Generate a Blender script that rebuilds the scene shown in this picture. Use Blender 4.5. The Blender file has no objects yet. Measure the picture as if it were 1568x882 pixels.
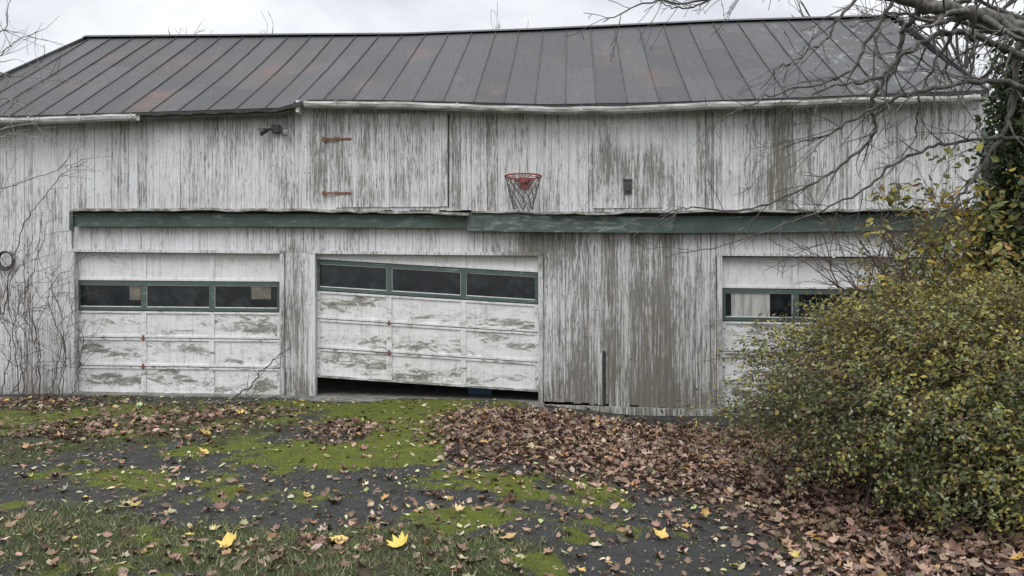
import bpy, math, random
import numpy as np
from mathutils import Vector, Matrix
random.seed(7); RNG=np.random.default_rng(11)
S=bpy.context.scene
F=1132.0; D0=10.6; SL=0.08; NN=math.sqrt(1+SL*SL); EYE=1.6

# ---------- survey helpers (barn-local coordinates: X along wall, Y into barn, Z up)
def P(px,py,off=0.0):
    u=(px-784)/F; v=(441-py)/F
    t=(D0-off*NN)/(1+u*SL)
    x=t*u; y=t
    return ((x-(y-D0)*SL)/NN, EYE+v*t)
def PX(px,off=0.0): return P(px,441,off)[0]
def PZ(px,py,off=0.0): return P(px,py,off)[1]
def Q(px,py,d): return Vector(((px-784)/F*d, d, EYE+(441-py)/F*d))
def G(px,py):
    d=F*EYE/(py-441); return ((px-784)/F*d, d)
def lerp(a,b,t): return a+(b-a)*t
def sstep(a,b,x):
    t=np.clip((x-a)/(b-a),0,1); return t*t*(3-2*t)
def gz(x,y):
    x=np.asarray(x,float); y=np.asarray(y,float)
    return -0.19*sstep(-0.4,1.9,x)+0.012*np.sin(x*1.7+1)*np.cos(y*1.3)*sstep(11,9,y)
def _h(ix,iy,s):
    n=np.sin(ix*127.1+iy*311.7+s*74.7)*43758.5453
    return n-np.floor(n)
def vnoise(x,y,s=0):
    x=np.asarray(x,float);y=np.asarray(y,float)
    ix=np.floor(x);iy=np.floor(y);fx=x-ix;fy=y-iy
    fx=fx*fx*(3-2*fx);fy=fy*fy*(3-2*fy)
    a=_h(ix,iy,s);b=_h(ix+1,iy,s);c=_h(ix,iy+1,s);d=_h(ix+1,iy+1,s)
    return (a*(1-fx)+b*fx)*(1-fy)+(c*(1-fx)+d*fx)*fy
def fbm(x,y,s=0,o=4):
    r=0;a=.5;t=0
    for i in range(o):
        r=r+a*vnoise(x*2**i,y*2**i,s+i*3.1);t+=a;a*=.5
    return r/t

# ---------- node helpers
def newmat(name):
    m=bpy.data.materials.new(name);m.use_nodes=True
    nt=m.node_tree;b=nt.nodes['Principled BSDF']
    return m,nt,b
def nd(nt,t,**k):
    n=nt.nodes.new(t)
    for a,b in k.items(): setattr(n,a,b)
    return n
def setin(nt,sock,v):
    if isinstance(v,bpy.types.NodeSocket): nt.links.new(v,sock)
    else:
        if isinstance(v,(tuple,list)) and len(v)==3 and sock.type=='RGBA': v=(*v,1)
        sock.default_value=v
def mth(nt,op,a,b=0.0,c=None,clamp=False):
    n=nd(nt,'ShaderNodeMath',operation=op,use_clamp=clamp)
    setin(nt,n.inputs[0],a);setin(nt,n.inputs[1],b)
    if c is not None:setin(nt,n.inputs[2],c)
    return n.outputs[0]
def mix(nt,f,a,b,mode='MIX'):
    n=nd(nt,'ShaderNodeMix',data_type='RGBA',blend_type=mode)
    setin(nt,n.inputs[0],f);setin(nt,n.inputs[6],a);setin(nt,n.inputs[7],b)
    return n.outputs[2]
def noise(nt,vec,scale=1,detail=4,rough=.5,dist=0):
    n=nd(nt,'ShaderNodeTexNoise')
    if vec is not None: nt.links.new(vec,n.inputs['Vector'])
    n.inputs['Scale'].default_value=scale;n.inputs['Detail'].default_value=detail
    n.inputs['Roughness'].default_value=rough;n.inputs['Distortion'].default_value=dist
    return n.outputs[0]
def step(nt,f,a,b):
    n=nd(nt,'ShaderNodeMapRange',interpolation_type='SMOOTHSTEP')
    setin(nt,n.inputs[0],f);n.inputs[1].default_value=a;n.inputs[2].default_value=b
    return n.outputs[0]
def attr(nt,name,out='Fac'):
    n=nd(nt,'ShaderNodeAttribute',attribute_name=name);return n.outputs[out]
def mapping(nt,scale,off=None):
    tc=nd(nt,'ShaderNodeTexCoord');m=nd(nt,'ShaderNodeMapping')
    nt.links.new(tc.outputs['Object'],m.inputs[0]);m.inputs['Scale'].default_value=scale
    if off is not None: nt.links.new(off,m.inputs['Location'])
    return m.outputs[0]
def bump(nt,b,h,st=.3,d=.01):
    n=nd(nt,'ShaderNodeBump');n.inputs['Strength'].default_value=st;n.inputs['Distance'].default_value=d
    nt.links.new(h,n.inputs['Height']);nt.links.new(n.outputs[0],b.inputs['Normal'])
def rndvec(nt,kx=7,kz=23):
    c=nd(nt,'ShaderNodeCombineXYZ');r=attr(nt,'rnd')
    setin(nt,c.inputs[0],mth(nt,'MULTIPLY',r,kx));setin(nt,c.inputs[2],mth(nt,'MULTIPLY',r,kz))
    return c.outputs[0]

def mat_siding():
    m,nt,b=newmat('peeling_white_boards')
    rv=rndvec(nt)
    A=noise(nt,mapping(nt,(36,36,1.5),rv),1,6,.68,.3)
    C=noise(nt,mapping(nt,(85,85,8),rv),1,5,.72)
    B=noise(nt,mapping(nt,(1.6,1.6,1.2)),1,4,.6)
    H=noise(nt,mapping(nt,(130,130,2.2),rv),1,3,.6)
    r=attr(nt,'rnd');w=attr(nt,'wear')
    v=mth(nt,'MULTIPLY',A,.50)
    v=mth(nt,'MULTIPLY_ADD',C,.52,v)
    v=mth(nt,'MULTIPLY_ADD',B,.24,v)
    v=mth(nt,'MULTIPLY_ADD',w,.36,v)
    v=mth(nt,'MULTIPLY_ADD',r,.06,v)
    mask=step(nt,v,.69,.775)
    thin=step(nt,v,.57,.73)
    paint=mix(nt,H,(.55,.56,.58),(.85,.855,.86))
    paint=mix(nt,mth(nt,'MULTIPLY',thin,.50),paint,(.38,.375,.37))
    wood=mix(nt,H,(.085,.082,.08),(.37,.355,.335))
    dirt=noise(nt,mapping(nt,(2.2,2.2,1.2)),1,4,.6)
    wood=mix(nt,mth(nt,'MULTIPLY',step(nt,dirt,.45,.7),.4),wood,(.17,.152,.115))
    col=mix(nt,mask,paint,wood)
    K=noise(nt,mapping(nt,(55,55,.8),rv),1,4,.6)
    run=step(nt,mth(nt,'ADD',K,mth(nt,'MULTIPLY',w,.12)),.59,.71)
    col=mix(nt,mth(nt,'MULTIPLY',run,.5),col,(.14,.135,.125))
    col=mix(nt,mth(nt,'MULTIPLY',attr(nt,'grime'),step(nt,A,.28,.62)),col,(.14,.128,.09))
    sp=noise(nt,mapping(nt,(42,42,18),rv),1,2,.5)
    col=mix(nt,mth(nt,'MULTIPLY',step(nt,sp,.67,.72),.75),col,(.06,.055,.05))
    setin(nt,b.inputs['Base Color'],col);b.inputs['Roughness'].default_value=.85
    b.inputs['Specular IOR Level'].default_value=.2
    bump(nt,b,C,.45,.004)
    return m
def mat_door():
    m,nt,b=newmat('peeling_white_door_paint')
    rv=rndvec(nt,31,17)
    A=noise(nt,mapping(nt,(4.0,4.0,15),rv),1,9,.74,.8)
    C=noise(nt,mapping(nt,(20,20,44),rv),1,6,.72)
    w=attr(nt,'wear')
    v=mth(nt,'ADD',mth(nt,'MULTIPLY',A,.72),mth(nt,'MULTIPLY',C,.28))
    v=mth(nt,'MULTIPLY_ADD',w,.36,v)
    mask=step(nt,v,.59,.615)
    edge=step(nt,v,.50,.60)
    D=noise(nt,mapping(nt,(3,3,3)),1,6,.6)
    paint=mix(nt,D,(.62,.625,.63),(.86,.87,.87))
    paint=mix(nt,mth(nt,'MULTIPLY',edge,.42),paint,(.40,.39,.36))
    wood=mix(nt,step(nt,C,.3,.7),(.055,.055,.045),(.42,.41,.36))
    gr=step(nt,noise(nt,mapping(nt,(5,5,8),rv),1,4,.6),.46,.6)
    wood=mix(nt,mth(nt,'MULTIPLY',gr,.5),wood,(.13,.155,.115))
    col=mix(nt,mask,paint,wood)
    st=noise(nt,mapping(nt,(30,30,1.4)),1,5,.6)
    col=mix(nt,mth(nt,'MULTIPLY',step(nt,st,.50,.75),.40),col,(.22,.21,.18))
    ed=step(nt,noise(nt,mapping(nt,(7,7,7)),1,6,.7),.50,.75)
    col=mix(nt,mth(nt,'MULTIPLY',ed,.5),col,(.28,.275,.24))
    setin(nt,b.inputs['Base Color'],col);b.inputs['Roughness'].default_value=.7
    bump(nt,b,C,.3,.004)
    return m
def mat_green():
    m,nt,b=newmat('weathered_green_paint')
    A=noise(nt,mapping(nt,(5,5,22)),1,8,.65,.4);C=noise(nt,mapping(nt,(40,40,40)),1,4,.6)
    w=attr(nt,'wear')
    col=mix(nt,C,(.045,.075,.064),(.09,.135,.117))
    col=mix(nt,step(nt,mth(nt,'MULTIPLY_ADD',w,.2,A),.54,.66),col,(.20,.225,.205))
    D=noise(nt,mapping(nt,(1.3,1.3,3)),1,3,.5)
    col=mix(nt,mth(nt,'MULTIPLY',step(nt,D,.5,.7),.6),col,(.035,.05,.043))
    K=noise(nt,mapping(nt,(45,45,3)),1,5,.6)
    col=mix(nt,mth(nt,'MULTIPLY',step(nt,K,.55,.72),.5),col,(.12,.12,.10))
    setin(nt,b.inputs['Base Color'],col);b.inputs['Roughness'].default_value=.65
    bump(nt,b,C,.3,.004);return m
def mat_roof():
    m,nt,b=newmat('rusty_standing_seam_metal')
    r=attr(nt,'rnd')
    base=mix(nt,r,(.031,.032,.036),(.060,.061,.068))
    A=noise(nt,mapping(nt,(1.2,1.2,1.8)),1,6,.6,.4)
    col=mix(nt,step(nt,A,.45,.72),base,(.052,.044,.040))
    Sx=noise(nt,mapping(nt,(16,1.3,1.3)),1,6,.65)
    col=mix(nt,mth(nt,'MULTIPLY',step(nt,Sx,.45,.7),.45),col,(.022,.021,.021))
    R=noise(nt,mapping(nt,(.7,1.1,1.5)),1,5,.6,.3)
    L=noise(nt,mapping(nt,(11,2.2,2.2)),1,7,.7)
    rr=mth(nt,'ADD',mth(nt,'MULTIPLY',R,.5),mth(nt,'MULTIPLY',L,.36))
    rr=mth(nt,'MULTIPLY_ADD',attr(nt,'wear'),.22,rr)
    rm=step(nt,rr,.50,.80)
    col=mix(nt,mth(nt,'MULTIPLY',rm,.78),col,mix(nt,L,(.068,.045,.037),(.165,.085,.060)))
    sp=noise(nt,mapping(nt,(8,8,8)),1,6,.75)
    col=mix(nt,mth(nt,'MULTIPLY',step(nt,sp,.55,.70),.25),col,(.17,.17,.17))
    li=noise(nt,mapping(nt,(6,4,4)),1,5,.7)
    col=mix(nt,mth(nt,'MULTIPLY',mth(nt,'MULTIPLY',step(nt,li,.56,.62),attr(nt,'grime')),.6),col,(.26,.28,.25))
    setin(nt,b.inputs['Base Color'],col);b.inputs['Roughness'].default_value=.6
    bump(nt,b,Sx,.3,.02);return m
def mat_simple(name,c1,c2,sc=(10,10,10),rough=.7,metal=0,bs=.2,lo=.35,hi=.65,detail=5):
    m,nt,b=newmat(name)
    A=noise(nt,mapping(nt,sc),1,detail,.6)
    setin(nt,b.inputs['Base Color'],mix(nt,step(nt,A,lo,hi),c1,c2))
    b.inputs['Roughness'].default_value=rough;b.inputs['Metallic'].default_value=metal
    if bs: bump(nt,b,A,bs,.01)
    return m
def mat_leaf(name,transl=.25,rough=.55,tex=True):
    m,nt,b=newmat(name)
    c=attr(nt,'Col','Color')
    if tex:
        n=noise(nt,mapping(nt,(60,60,60)),1,3,.6)
        c=mix(nt,mth(nt,'MULTIPLY',step(nt,n,.4,.7),.35),c,mix(nt,1.0,c,(.45,.42,.35),'MULTIPLY'))
    setin(nt,b.inputs['Base Color'],c);b.inputs['Roughness'].default_value=rough
    b.inputs['Specular IOR Level'].default_value=.3
    if transl:
        t=nd(nt,'ShaderNodeBsdfTranslucent');setin(nt,t.inputs[0],c)
        mx=nd(nt,'ShaderNodeMixShader');mx.inputs[0].default_value=transl
        nt.links.new(b.outputs[0],mx.inputs[1]);nt.links.new(t.outputs[0],mx.inputs[2])
        nt.links.new(mx.outputs[0],nt.nodes['Material Output'].inputs[0])
    return m
M_side=mat_siding();M_door=mat_door();M_green=mat_green();M_roof=mat_roof()
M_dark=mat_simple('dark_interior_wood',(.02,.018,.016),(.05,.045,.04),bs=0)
M_gut=mat_simple('dirty_white_gutter',(.56,.57,.56),(.20,.20,.17),(3,6,16),.5)
M_trim=mat_simple('weathered_grey_trim',(.48,.48,.46),(.13,.125,.10),(7,12,24),.8)
M_conc=mat_simple('old_concrete',(.24,.235,.22),(.12,.12,.10),(6,6,6),.9)
M_rust=mat_simple('rusty_iron',(.27,.12,.07),(.14,.06,.04),(25,25,25),.8)
M_red=mat_simple('faded_red_rim',(.40,.06,.06),(.22,.05,.045),(25,25,25),.6)
M_net=mat_simple('dirty_net_cord',(.20,.185,.17),(.08,.07,.065),(40,40,40),.9)
M_bark=mat_simple('grey_bark',(.15,.14,.125),(.055,.05,.045),(14,14,8),.9,bs=.5)
M_pale=mat_simple('pale_twig_bark',(.33,.30,.28),(.18,.15,.14),(14,14,8),.9)
M_vine=mat_simple('reddish_vine_bark',(.13,.085,.07),(.06,.045,.04),(14,14,8),.9)
M_black=mat_simple('black_fixture',(.03,.03,.03),(.06,.06,.06),(20,20,20),.5)
M_paper=mat_simple('faded_cardboard',(.20,.185,.15),(.11,.10,.085),(6,6,6),.9,bs=0)
M_curt=mat_simple('white_curtain',(.50,.50,.47),(.30,.31,.29),(14,14,2),.9,bs=0)
M_blue=mat_simple('blue_plastic',(.03,.10,.20),(.05,.14,.26),(6,6,6),.5,bs=0)
M_leaf=mat_leaf('fallen_leaf',0,.6);M_fol=mat_leaf('shrub_leaf',.2,.45,False);M_grass=mat_leaf('grass_blade',0,.5,False)
def mat_glass():
    m,nt,b=newmat('dusty_window_glass')
    A=noise(nt,mapping(nt,(5,5,5)),1,6,.65)
    setin(nt,b.inputs['Base Color'],mix(nt,step(nt,A,.4,.8),(.008,.011,.014),(.035,.04,.045)))
    setin(nt,b.inputs['Roughness'],mth(nt,'MULTIPLY_ADD',A,.4,.02));return m
M_glass=mat_glass()

# ---------- mesh builder
class MB:
    def __init__(s): s.v=[];s.f=[];s.w=[];s.r=[];s.g=[]
    def add(s,vs,fs,w=0,r=0,g=0):
        o=len(s.v);s.v+=[tuple(p) for p in vs]
        s.f+=[tuple(i+o for i in f) for f in fs]
        n=len(vs)
        s.w+=list(w) if hasattr(w,'__len__') else [w]*n
        s.g+=list(g) if hasattr(g,'__len__') else [g]*n
        s.r+=[r]*n
    def box(s,x0,x1,y0,y1,z0,z1,w=0,r=None,g=0):
        if r is None:r=random.random()
        s.slab([(x0,z1),(x1,z1),(x1,z0),(x0,z0)],y0,y1,w=w,r=r)
    def slab(s,q,yf,yb,nx=1,nz=1,w=0,r=0,g=0):
        TL,TR,BR,BL=q
        vs=[];ws=[];gs=[]
        for j in range(nz+1):
            t=j/nz
            for i in range(nx+1):
                a=i/nx
                x=lerp(lerp(TL[0],TR[0],a),lerp(BL[0],BR[0],a),t)
                z=lerp(lerp(TL[1],TR[1],a),lerp(BL[1],BR[1],a),t)
                vs.append((x,yf,z));ws.append(w(x,z,a,t) if callable(w) else w)
                gs.append(g(x,z) if callable(g) else g)
        fs=[]
        for j in range(nz):
            for i in range(nx):
                k=j*(nx+1)+i;fs.append((k,k+nx+1,k+nx+2,k+1))
        s.add(vs,fs,ws,r,gs)
        c=[(p[0],yf,p[1]) for p in q]+[(p[0],yb,p[1]) for p in q]
        w0=w if not callable(w) else float(np.mean(ws))
        g0=g if not callable(g) else float(np.mean(gs))
        s.add(c,[(0,1,5,4),(1,2,6,5),(2,3,7,6),(3,0,4,7),(4,5,6,7)],w0,r,g0)
    def obj(s,name,mat,parent=None,smooth=False):
        me=bpy.data.meshes.new(name);me.from_pydata(s.v,[],s.f)
        for n,d in(('wear',s.w),('rnd',s.r),('grime',s.g)):
            a=me.attributes.new(n,'FLOAT','POINT');a.data.foreach_set('value',np.array(d,dtype=np.float32))
        me.materials.append(mat);ob=bpy.data.objects.new(name,me)
        S.collection.objects.link(ob)
        if parent: ob.parent=parent
        if smooth:
            me.polygons.foreach_set('use_smooth',[True]*len(me.polygons))
        return ob
def empty(name,loc=(0,0,0),rz=0,parent=None):
    e=bpy.data.objects.new(name,None);e.location=loc;e.rotation_euler=(0,0,rz);e.empty_display_size=.3
    S.collection.objects.link(e)
    if parent:e.parent=parent
    return e
BROT=-math.atan(SL)
barn=empty('white_barn',(0,D0,0),BROT)
def L2W(x,y,z): return Vector(((x+SL*y)/NN, D0+(-SL*x+y)/NN, z))

def polyf(pts,off):
    q=[P(a,b,off) for a,b in pts];xs=[p[0] for p in q];zs=[p[1] for p in q]
    return lambda x: float(np.interp(x,xs,zs))

WB=[(965,480,140,130,.30),(1000,600,120,40,.14),(457,500,30,160,.32),(1190,240,40,100,.30),(960,240,50,60,.15),(930,230,22,40,.25),(840,370,40,30,.25),
    (380,220,90,50,.12),(590,240,60,70,.10),(60,450,60,200,.12),(1320,220,120,70,.05),(740,250,45,90,.10),(790,385,40,40,.3),(545,260,22,80,.10),(640,240,22,60,.10),
    (50,230,120,60,-.05),(280,260,170,60,-.07),(480,250,40,80,.14),(1060,260,60,60,.1),(280,370,150,16,-.12),(640,370,150,16,-.09),(1230,375,120,16,-.08),(960,210,50,20,-.3),(880,230,60,70,-.03)]
WBL=[]
for a,b,c,d,e in WB:
    x,z=P(a,b);WBL.append((x,z,c/107,d/107,e))
GB=[(1190,250,32,100,.6),(960,480,70,120,.25),(1050,560,90,70,.4),(1000,560,110,90,.25),(812,375,10,25,.9),(640,305,120,14,.35),(1280,295,200,14,.3),(300,305,200,12,.3),(460,560,25,70,.4),(890,570,50,60,.25),(900,180,500,8,.25),(60,570,60,60,.3)]
GBL=[(*P(a,b),c/107,d/107,e) for a,b,c,d,e in GB]
def wearf(x,z,a=0,t=0):
    w=0
    for X,Z,rx,rz,e in WBL:
        q=((x-X)/rx)**2+((z-Z)/rz)**2
        if q<6:w+=e*math.exp(-q)
    if z<.5: w+=.20*(1-z/.5)
    return w
def grimef(x,z):
    w=0
    for X,Z,rx,rz,e in GBL:
        q=((x-X)/rx)**2+((z-Z)/rz)**2
        if q<6:w+=e*math.exp(-q)
    if z<.3: w+=.4*(1-z/.3)
    return min(w,1)
def siding(name,x0,x1,zb,zt,yf,bw=.15,th=.022,jit=.012,extra=0,back=True):
    mb=MB();x=x0
    while x<x1-.02:
        w=min(bw*random.uniform(.75,1.25),x1-x)
        if x1-x-w<.05:w=x1-x
        g=random.choice([.0015,.002,.003,.003,.007])
        yo=random.uniform(-.004,.004);r=random.random()
        j=random.uniform(-jit,jit)
        a,b=x+g/2,x+w-g/2
        zt0,zt1,zb0,zb1=zt(a),zt(b),zb(a)+j,zb(b)+j
        n=max(2,int((zt0-zb0)/.14))
        be=random.gauss(0,.05)
        mb.slab([(a,zt0),(b,zt1),(b,zb1),(a,zb0)],yf+yo,yf+th+yo,1,n,lambda X,Z,aa,tt:wearf(X,Z)+extra+be,r,grimef)
        x+=w
    o=mb.obj(name,M_side,barn)
    if back:
        k=MB();xs=np.linspace(x0,x1,12)
        for i in range(11):
            a,b=xs[i],xs[i+1]
            k.slab([(a,zt(a)),(b,zt(b)),(b,zb(b)+.03),(a,zb(a)+.03)],yf+th+.006,yf+th+.03)
        k.obj(name+'_backing',M_dark,barn)
    return o
eave_pts=[(-260,190),(-140,186),(0,179),(215,173),(430,166),(468,154),(560,154),(700,157),(830,161),(1000,158),(1150,153),(1512,139)]
eaveZ=polyf(eave_pts,.28)
ledge=polyf([(-300,320),(110,322),(718,323),(840,326),(1000,324),(1200,322),(1512,320)],.06)
grd=polyf([(-300,606),(120,605),(480,612),(828,622),(1103,637),(1512,643)],0)
topZ=lambda x:eaveZ(x)+.06
XL=-8.75;XR=PX(1512)
siding('left_wall_boards',XL,PX(110),lambda x:grd(x)-.03,topZ,-.03,.16)
siding('upper_boards_left',PX(110)+.004,PX(465),lambda x:ledge(x),topZ,-.03,.13)
siding('upper_boards_main',PX(465)+.004,XR,lambda x:ledge(x),topZ,-.075,.125)
siding('loft_door',PX(517),PX(687),lambda x:PZ(600,318)+.0,lambda x:PZ(600,176),-.098,.14,jit=.004,back=False,extra=.0,th=.018)
siding('patched_hatch',PX(908),PX(1014),lambda x:PZ(960,322)+.02,lambda x:PZ(960,196),-.096,.18,jit=.004,back=False,extra=.03,th=.016)
hdr_t=lambda x:ledge(x)-.02
siding('door_header_boards_left',PX(110)+.004,PX(465),polyf([(110,386),(465,388)],0),hdr_t,0,.12,jit=.0)
siding('door_header_boards_middle',PX(465)+.004,PX(831.8),polyf([(465,388),(828,391)],0),hdr_t,0,.12,jit=0)
siding('door_header_boards_right',PX(1097),XR,polyf([(1097,392),(1512,394)],0),hdr_t,0,.12,jit=0)
siding('post_between_doors',PX(437),PX(474),lambda x:grd(x)-.02,polyf([(430,387),(480,388)],0),-.005,.16)
siding('middle_wall_boards',PX(832),PX(1097)-.001,lambda x:grd(x)+.07,hdr_t,-.005,.105,jit=.02,extra=.02)
siding('right_wall_boards',PX(1452),XR,lambda x:grd(x)-.02,polyf([(1400,393),(1512,394)],0),-.005,.14)
siding('left_edge_boards',PX(106),PX(112),grd,polyf([(90,320),(112,320)],0),-.034,.1,back=False)

# ---- trims
tr=MB()
def vtrim(mb,px0,px1,py0,py1,yf,yb,w=0):
    x0,x1=PX(px0),PX(px1);mb.slab([(x0,PZ(px0,py0)),(x1,PZ(px1,py0)),(x1,PZ(px1,py1)),(x0,PZ(px0,py1))],yf,yb,1,8,lambda X,Z,a,t:wearf(X,Z)+w,random.random(),grimef)
for a,b,c,d in((105,117,386,606),(430,436.5,388,608),(474.5,484,389,612),(824.5,831.5,391,624),(1097.5,1105,391,640),(1446,1451.5,393,643)):
    vtrim(tr,a,b,c,d,-.045,.05,-.08)
def htrim(mb,px0,px1,pya,pyb,h,yf,yb,w=0,n=6):
    for i in range(n):
        a=lerp(px0,px1,i/n);b=lerp(px0,px1,(i+1)/n)-.01
        xa,xb=PX(a),PX(b);za=PZ(a,lerp(pya,pyb,i/n));zb=PZ(b,lerp(pya,pyb,(i+1)/n))
        mb.slab([(xa,za),(xb,zb),(xb,zb-h),(xa,za-h)],yf,yb,2,1,lambda X,Z,aa,t:wearf(X,Z)+w,.5+.1*random.random(),grimef)
htrim(tr,105,437,381,384,.045,-.05,0.0,0)
htrim(tr,474,828,384,387,.045,-.05,0.0,0)
htrim(tr,1100,1452,387,389,.045,-.05,0.0,0)
htrim(tr,832,1102,619,627,.11,-.06,.0,-.25)
x,z=P(919,540);vtrim(tr,916,922,541,620,-.03,.0,-.3)
tr.obj('door_frames',M_side,barn)
hole=MB();hole.slab([(PX(922.5),PZ(923,536)),(PX(927.5),PZ(927,538)),(PX(928.5),PZ(927,620)),(PX(922.5),PZ(923,620))],-.018,-.004)
hole.obj('wall_split',M_dark,barn)
gp=MB();gp.box(PX(687.5),PX(689.3),-.088,-.08,PZ(688,319),PZ(688,177))
gp.obj('loft_door_gap',M_dark,barn)
hg=MB()
for py in(215,297):
    for a,b,h in((497,541,.025),(497,503,.06),(516,522,.05)):
        hg.box(PX(a),PX(b),-.118+(.002 if b<530 else 0),-.103,PZ(517,py)-h/2,PZ(517,py)+h/2)
hg.obj('strap_hinges',M_rust,barn)
hk=MB();x,z=P(961,288);hk.box(x-.06,x+.05,-.125,-.1,z-.09,z+.09);hk.box(x-.03,x+.02,-.145,-.126,z-.06,z+.03);hk.box(x-.08,x+.06,-.135,-.126,z+.09,z+.11)
hk.obj('wall_vent_plate',M_black,barn)

# ---- green rail & ledge
gr=MB()
def band(mb,pts_t,pts_b,yf,yb,n=14,w=0):
    ft=polyf(pts_t,.1);fb=polyf(pts_b,.1);x0=P(*pts_t[0],.1)[0];x1=P(*pts_t[-1],.1)[0]
    xs=np.linspace(x0,x1,n+1)
    for i in range(n):
        a,b=xs[i],xs[i+1]-.001
        mb.slab([(a,ft(a)),(b,ft(b)),(b,fb(b)),(a,fb(a))],yf,yb,1,1,w,.3)
band(gr,[(110,326),(400,328),(716,330)],[(110,347),(400,347),(716,350)],-.13,-.10)
band(gr,[(716,326),(840,330),(1030,334)],[(716,354),(840,356),(1030,357)],-.165,-.135,w=.3)
band(gr,[(1022,332),(1200,331),(1445,326)],[(1022,357),(1200,356),(1445,352)],-.14,-.11)
band(gr,[(110,322),(116,322)],[(110,353),(116,354)],-.16,-.131,2)
band(gr,[(1504,196),(1522,194)],[(1504,330),(1522,330)],-.13,-.09,2)
band(gr,[(1512,330),(1522,330)],[(1512,640),(1522,640)],-.10,-.05,2)
gr.obj('green_door_track_cover',M_green,barn)
sb=MB();band(sb,[(112,324),(720,326),(1512,322)],[(112,344),(720,348),(1512,350)],-.095,-.025,10);sb.obj('track_box',M_dark,barn)
lg=MB()
def ledgeb(pts,h,y0,y1,n=30,w=.1):
    f=polyf(pts,.2);x0=P(*pts[0],.2)[0];x1=P(*pts[-1],.2)[0];xs=np.linspace(x0,x1,n+1)
    zj=[random.uniform(-.009,.009) for _ in range(n+1)]
    for i in range(n):
        a,b=xs[i],xs[i+1]-.001
        yo=random.uniform(-.006,.006)
        lg.slab([(a,f(a)+zj[i]),(b,f(b)+zj[i+1]),(b,f(b)-h+zj[i+1]*1.5),(a,f(a)-h+zj[i]*1.5)],y0+yo,y1,2,1,w,.6,.5)
ledgeb([(108,320),(300,319),(460,320),(718,325)],.035,-.24,-.08)
ledgeb([(722,323),(845,326)],.02,-.20,-.08,6)
ledgeb([(842,326),(1000,323),(1200,322),(1445,319)],.032,-.26,-.08)
ledgeb([(1445,319),(1515,318)],.03,-.20,-.08,3)
lg.obj('drip_ledge',M_trim,barn)

# ---- sectional garage doors
def door(name,TL,TR,BR,BL,yf,rows,cols,papers=(),curtain=(),wear=.0,win_row=1):
    e=empty(name,parent=barn)
    q=[P(*TL,-yf),P(*TR,-yf),P(*BR,-yf),P(*BL,-yf)]
    def mp(s,t):
        return (lerp(lerp(q[0][0],q[1][0],s),lerp(q[3][0],q[2][0],s),t),lerp(lerp(q[0][1],q[1][1],s),lerp(q[3][1],q[2][1],s),t))
    W=q[1][0]-q[0][0];H=q[0][1]-q[3][1]
    pan=MB();grn=MB();gl=MB();pp=MB();dk=MB();cu=MB()
    def piece(mb,s0,s1,t0,t1,y0,y1,nx=1,nz=1,w=0):
        mb.slab([mp(s0,t0),mp(s1,t0),mp(s1,t1),mp(s0,t1)],y0,y1,nx,nz,w,random.random())
    nr=len(rows)-1
    dk.slab([mp(0.002,0),mp(.998,0),mp(.998,.995),mp(0.002,.995)],yf+.045,yf+.06)
    for r in range(nr):
        g=.006/H
        t0,t1=rows[r]+g,rows[r+1]-g
        win=(r==win_row)
        fr=grn if win else pan
        sw=.055/W;rw=(.03 if not win else .05)/H
        wf=wear+(.18 if r==nr-1 else .07 if r>win_row else -.12)
        piece(fr,0,1,t0,t0+rw,yf,yf+.04,24,1,wf);piece(fr,0,1,t1-rw,t1,yf,yf+.04,24,1,wf+(.22 if r==nr-1 else 0))
        for c in range(cols+1):
            s=c/cols
            s0=max(0,s-sw*(1 if 0<c<cols else 0)/1.4);s1=min(1,s+sw/1.4) if c<cols else 1
            if c==0:s1=sw
            if c==cols:s0=1-sw
            piece(fr,s0,s1,t0+rw,t1-rw,yf+.002,yf+.04,1,4,wf)
        for c in range(cols):
            s0=c/cols+sw*.6;s1=(c+1)/cols-sw*.6
            if win:
                piece(gl,s0,s1,t0+rw,t1-rw,yf+.026,yf+.032)
                for (a,b,cc,d) in((s0,s1,t0+rw,t0+rw+.012/H),(s0,s1,t1-rw-.012/H,t1-rw),(s0,s0+.012/W,t0+rw,t1-rw),(s1-.012/W,s1,t0+rw,t1-rw)):
                    piece(pan,a,b,cc,d,yf+.014,yf+.024,w=-.2)
            else:
                amp=random.uniform(.16,.46)*(.1 if r==0 else 1)+wear+(.10 if r==nr-1 else 0)
                cen=random.uniform(.15,.85);ac=random.uniform(.1,.9);tl=random.uniform(-.5,.5);sg=random.uniform(.22,.45)
                piece(pan,s0,s1,t0+rw,t1-rw,yf+.02,yf+.04,12,8,lambda X,Z,a,t,amp=amp,cen=cen,ac=ac,tl=tl,sg=sg:amp*math.exp(-((t-cen-tl*(a-.5))/sg)**2)*(.55+.45*math.exp(-((a-ac)/.4)**2))-(.02 if r>0 else .13))
    for (a,b,c,d) in papers:
        piece(pp,a,b,c,d,yf+.022,yf+.0255)
    for (a,b,c,d) in curtain:
        piece(cu,a,b,c,d,yf+.022,yf+.0255,w=0)
    hw=MB()
    for t in(rows[3],rows[4] if nr>3 else .8):
        xx,zz=mp(1/cols,t);hw.box(xx-.010,xx+.010,yf-.025,yf-.001,zz-.04,zz+.04);hw.box(xx-.04,xx+.04,yf-.04,yf-.026,zz-.009,zz+.009)
    pan.obj('panels',M_door,e);grn.obj('window_sash',M_green,e);gl.obj('window_glass',M_glass,e);dk.obj('inner_skin',M_dark,e);hw.obj('latch',M_rust,e)
    if papers:pp.obj('cardboard_scraps',M_paper,e)
    if curtain:cu.obj('window_curtain',M_curt,e)
rw5=[0,.2,.41,.60,.80,1]
door('garage_door',(117,386),(430,388),(430,608),(117,603),.06,rw5,3,papers=((.26,.315,.22,.335),(.855,.95,.225,.32)))
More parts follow.
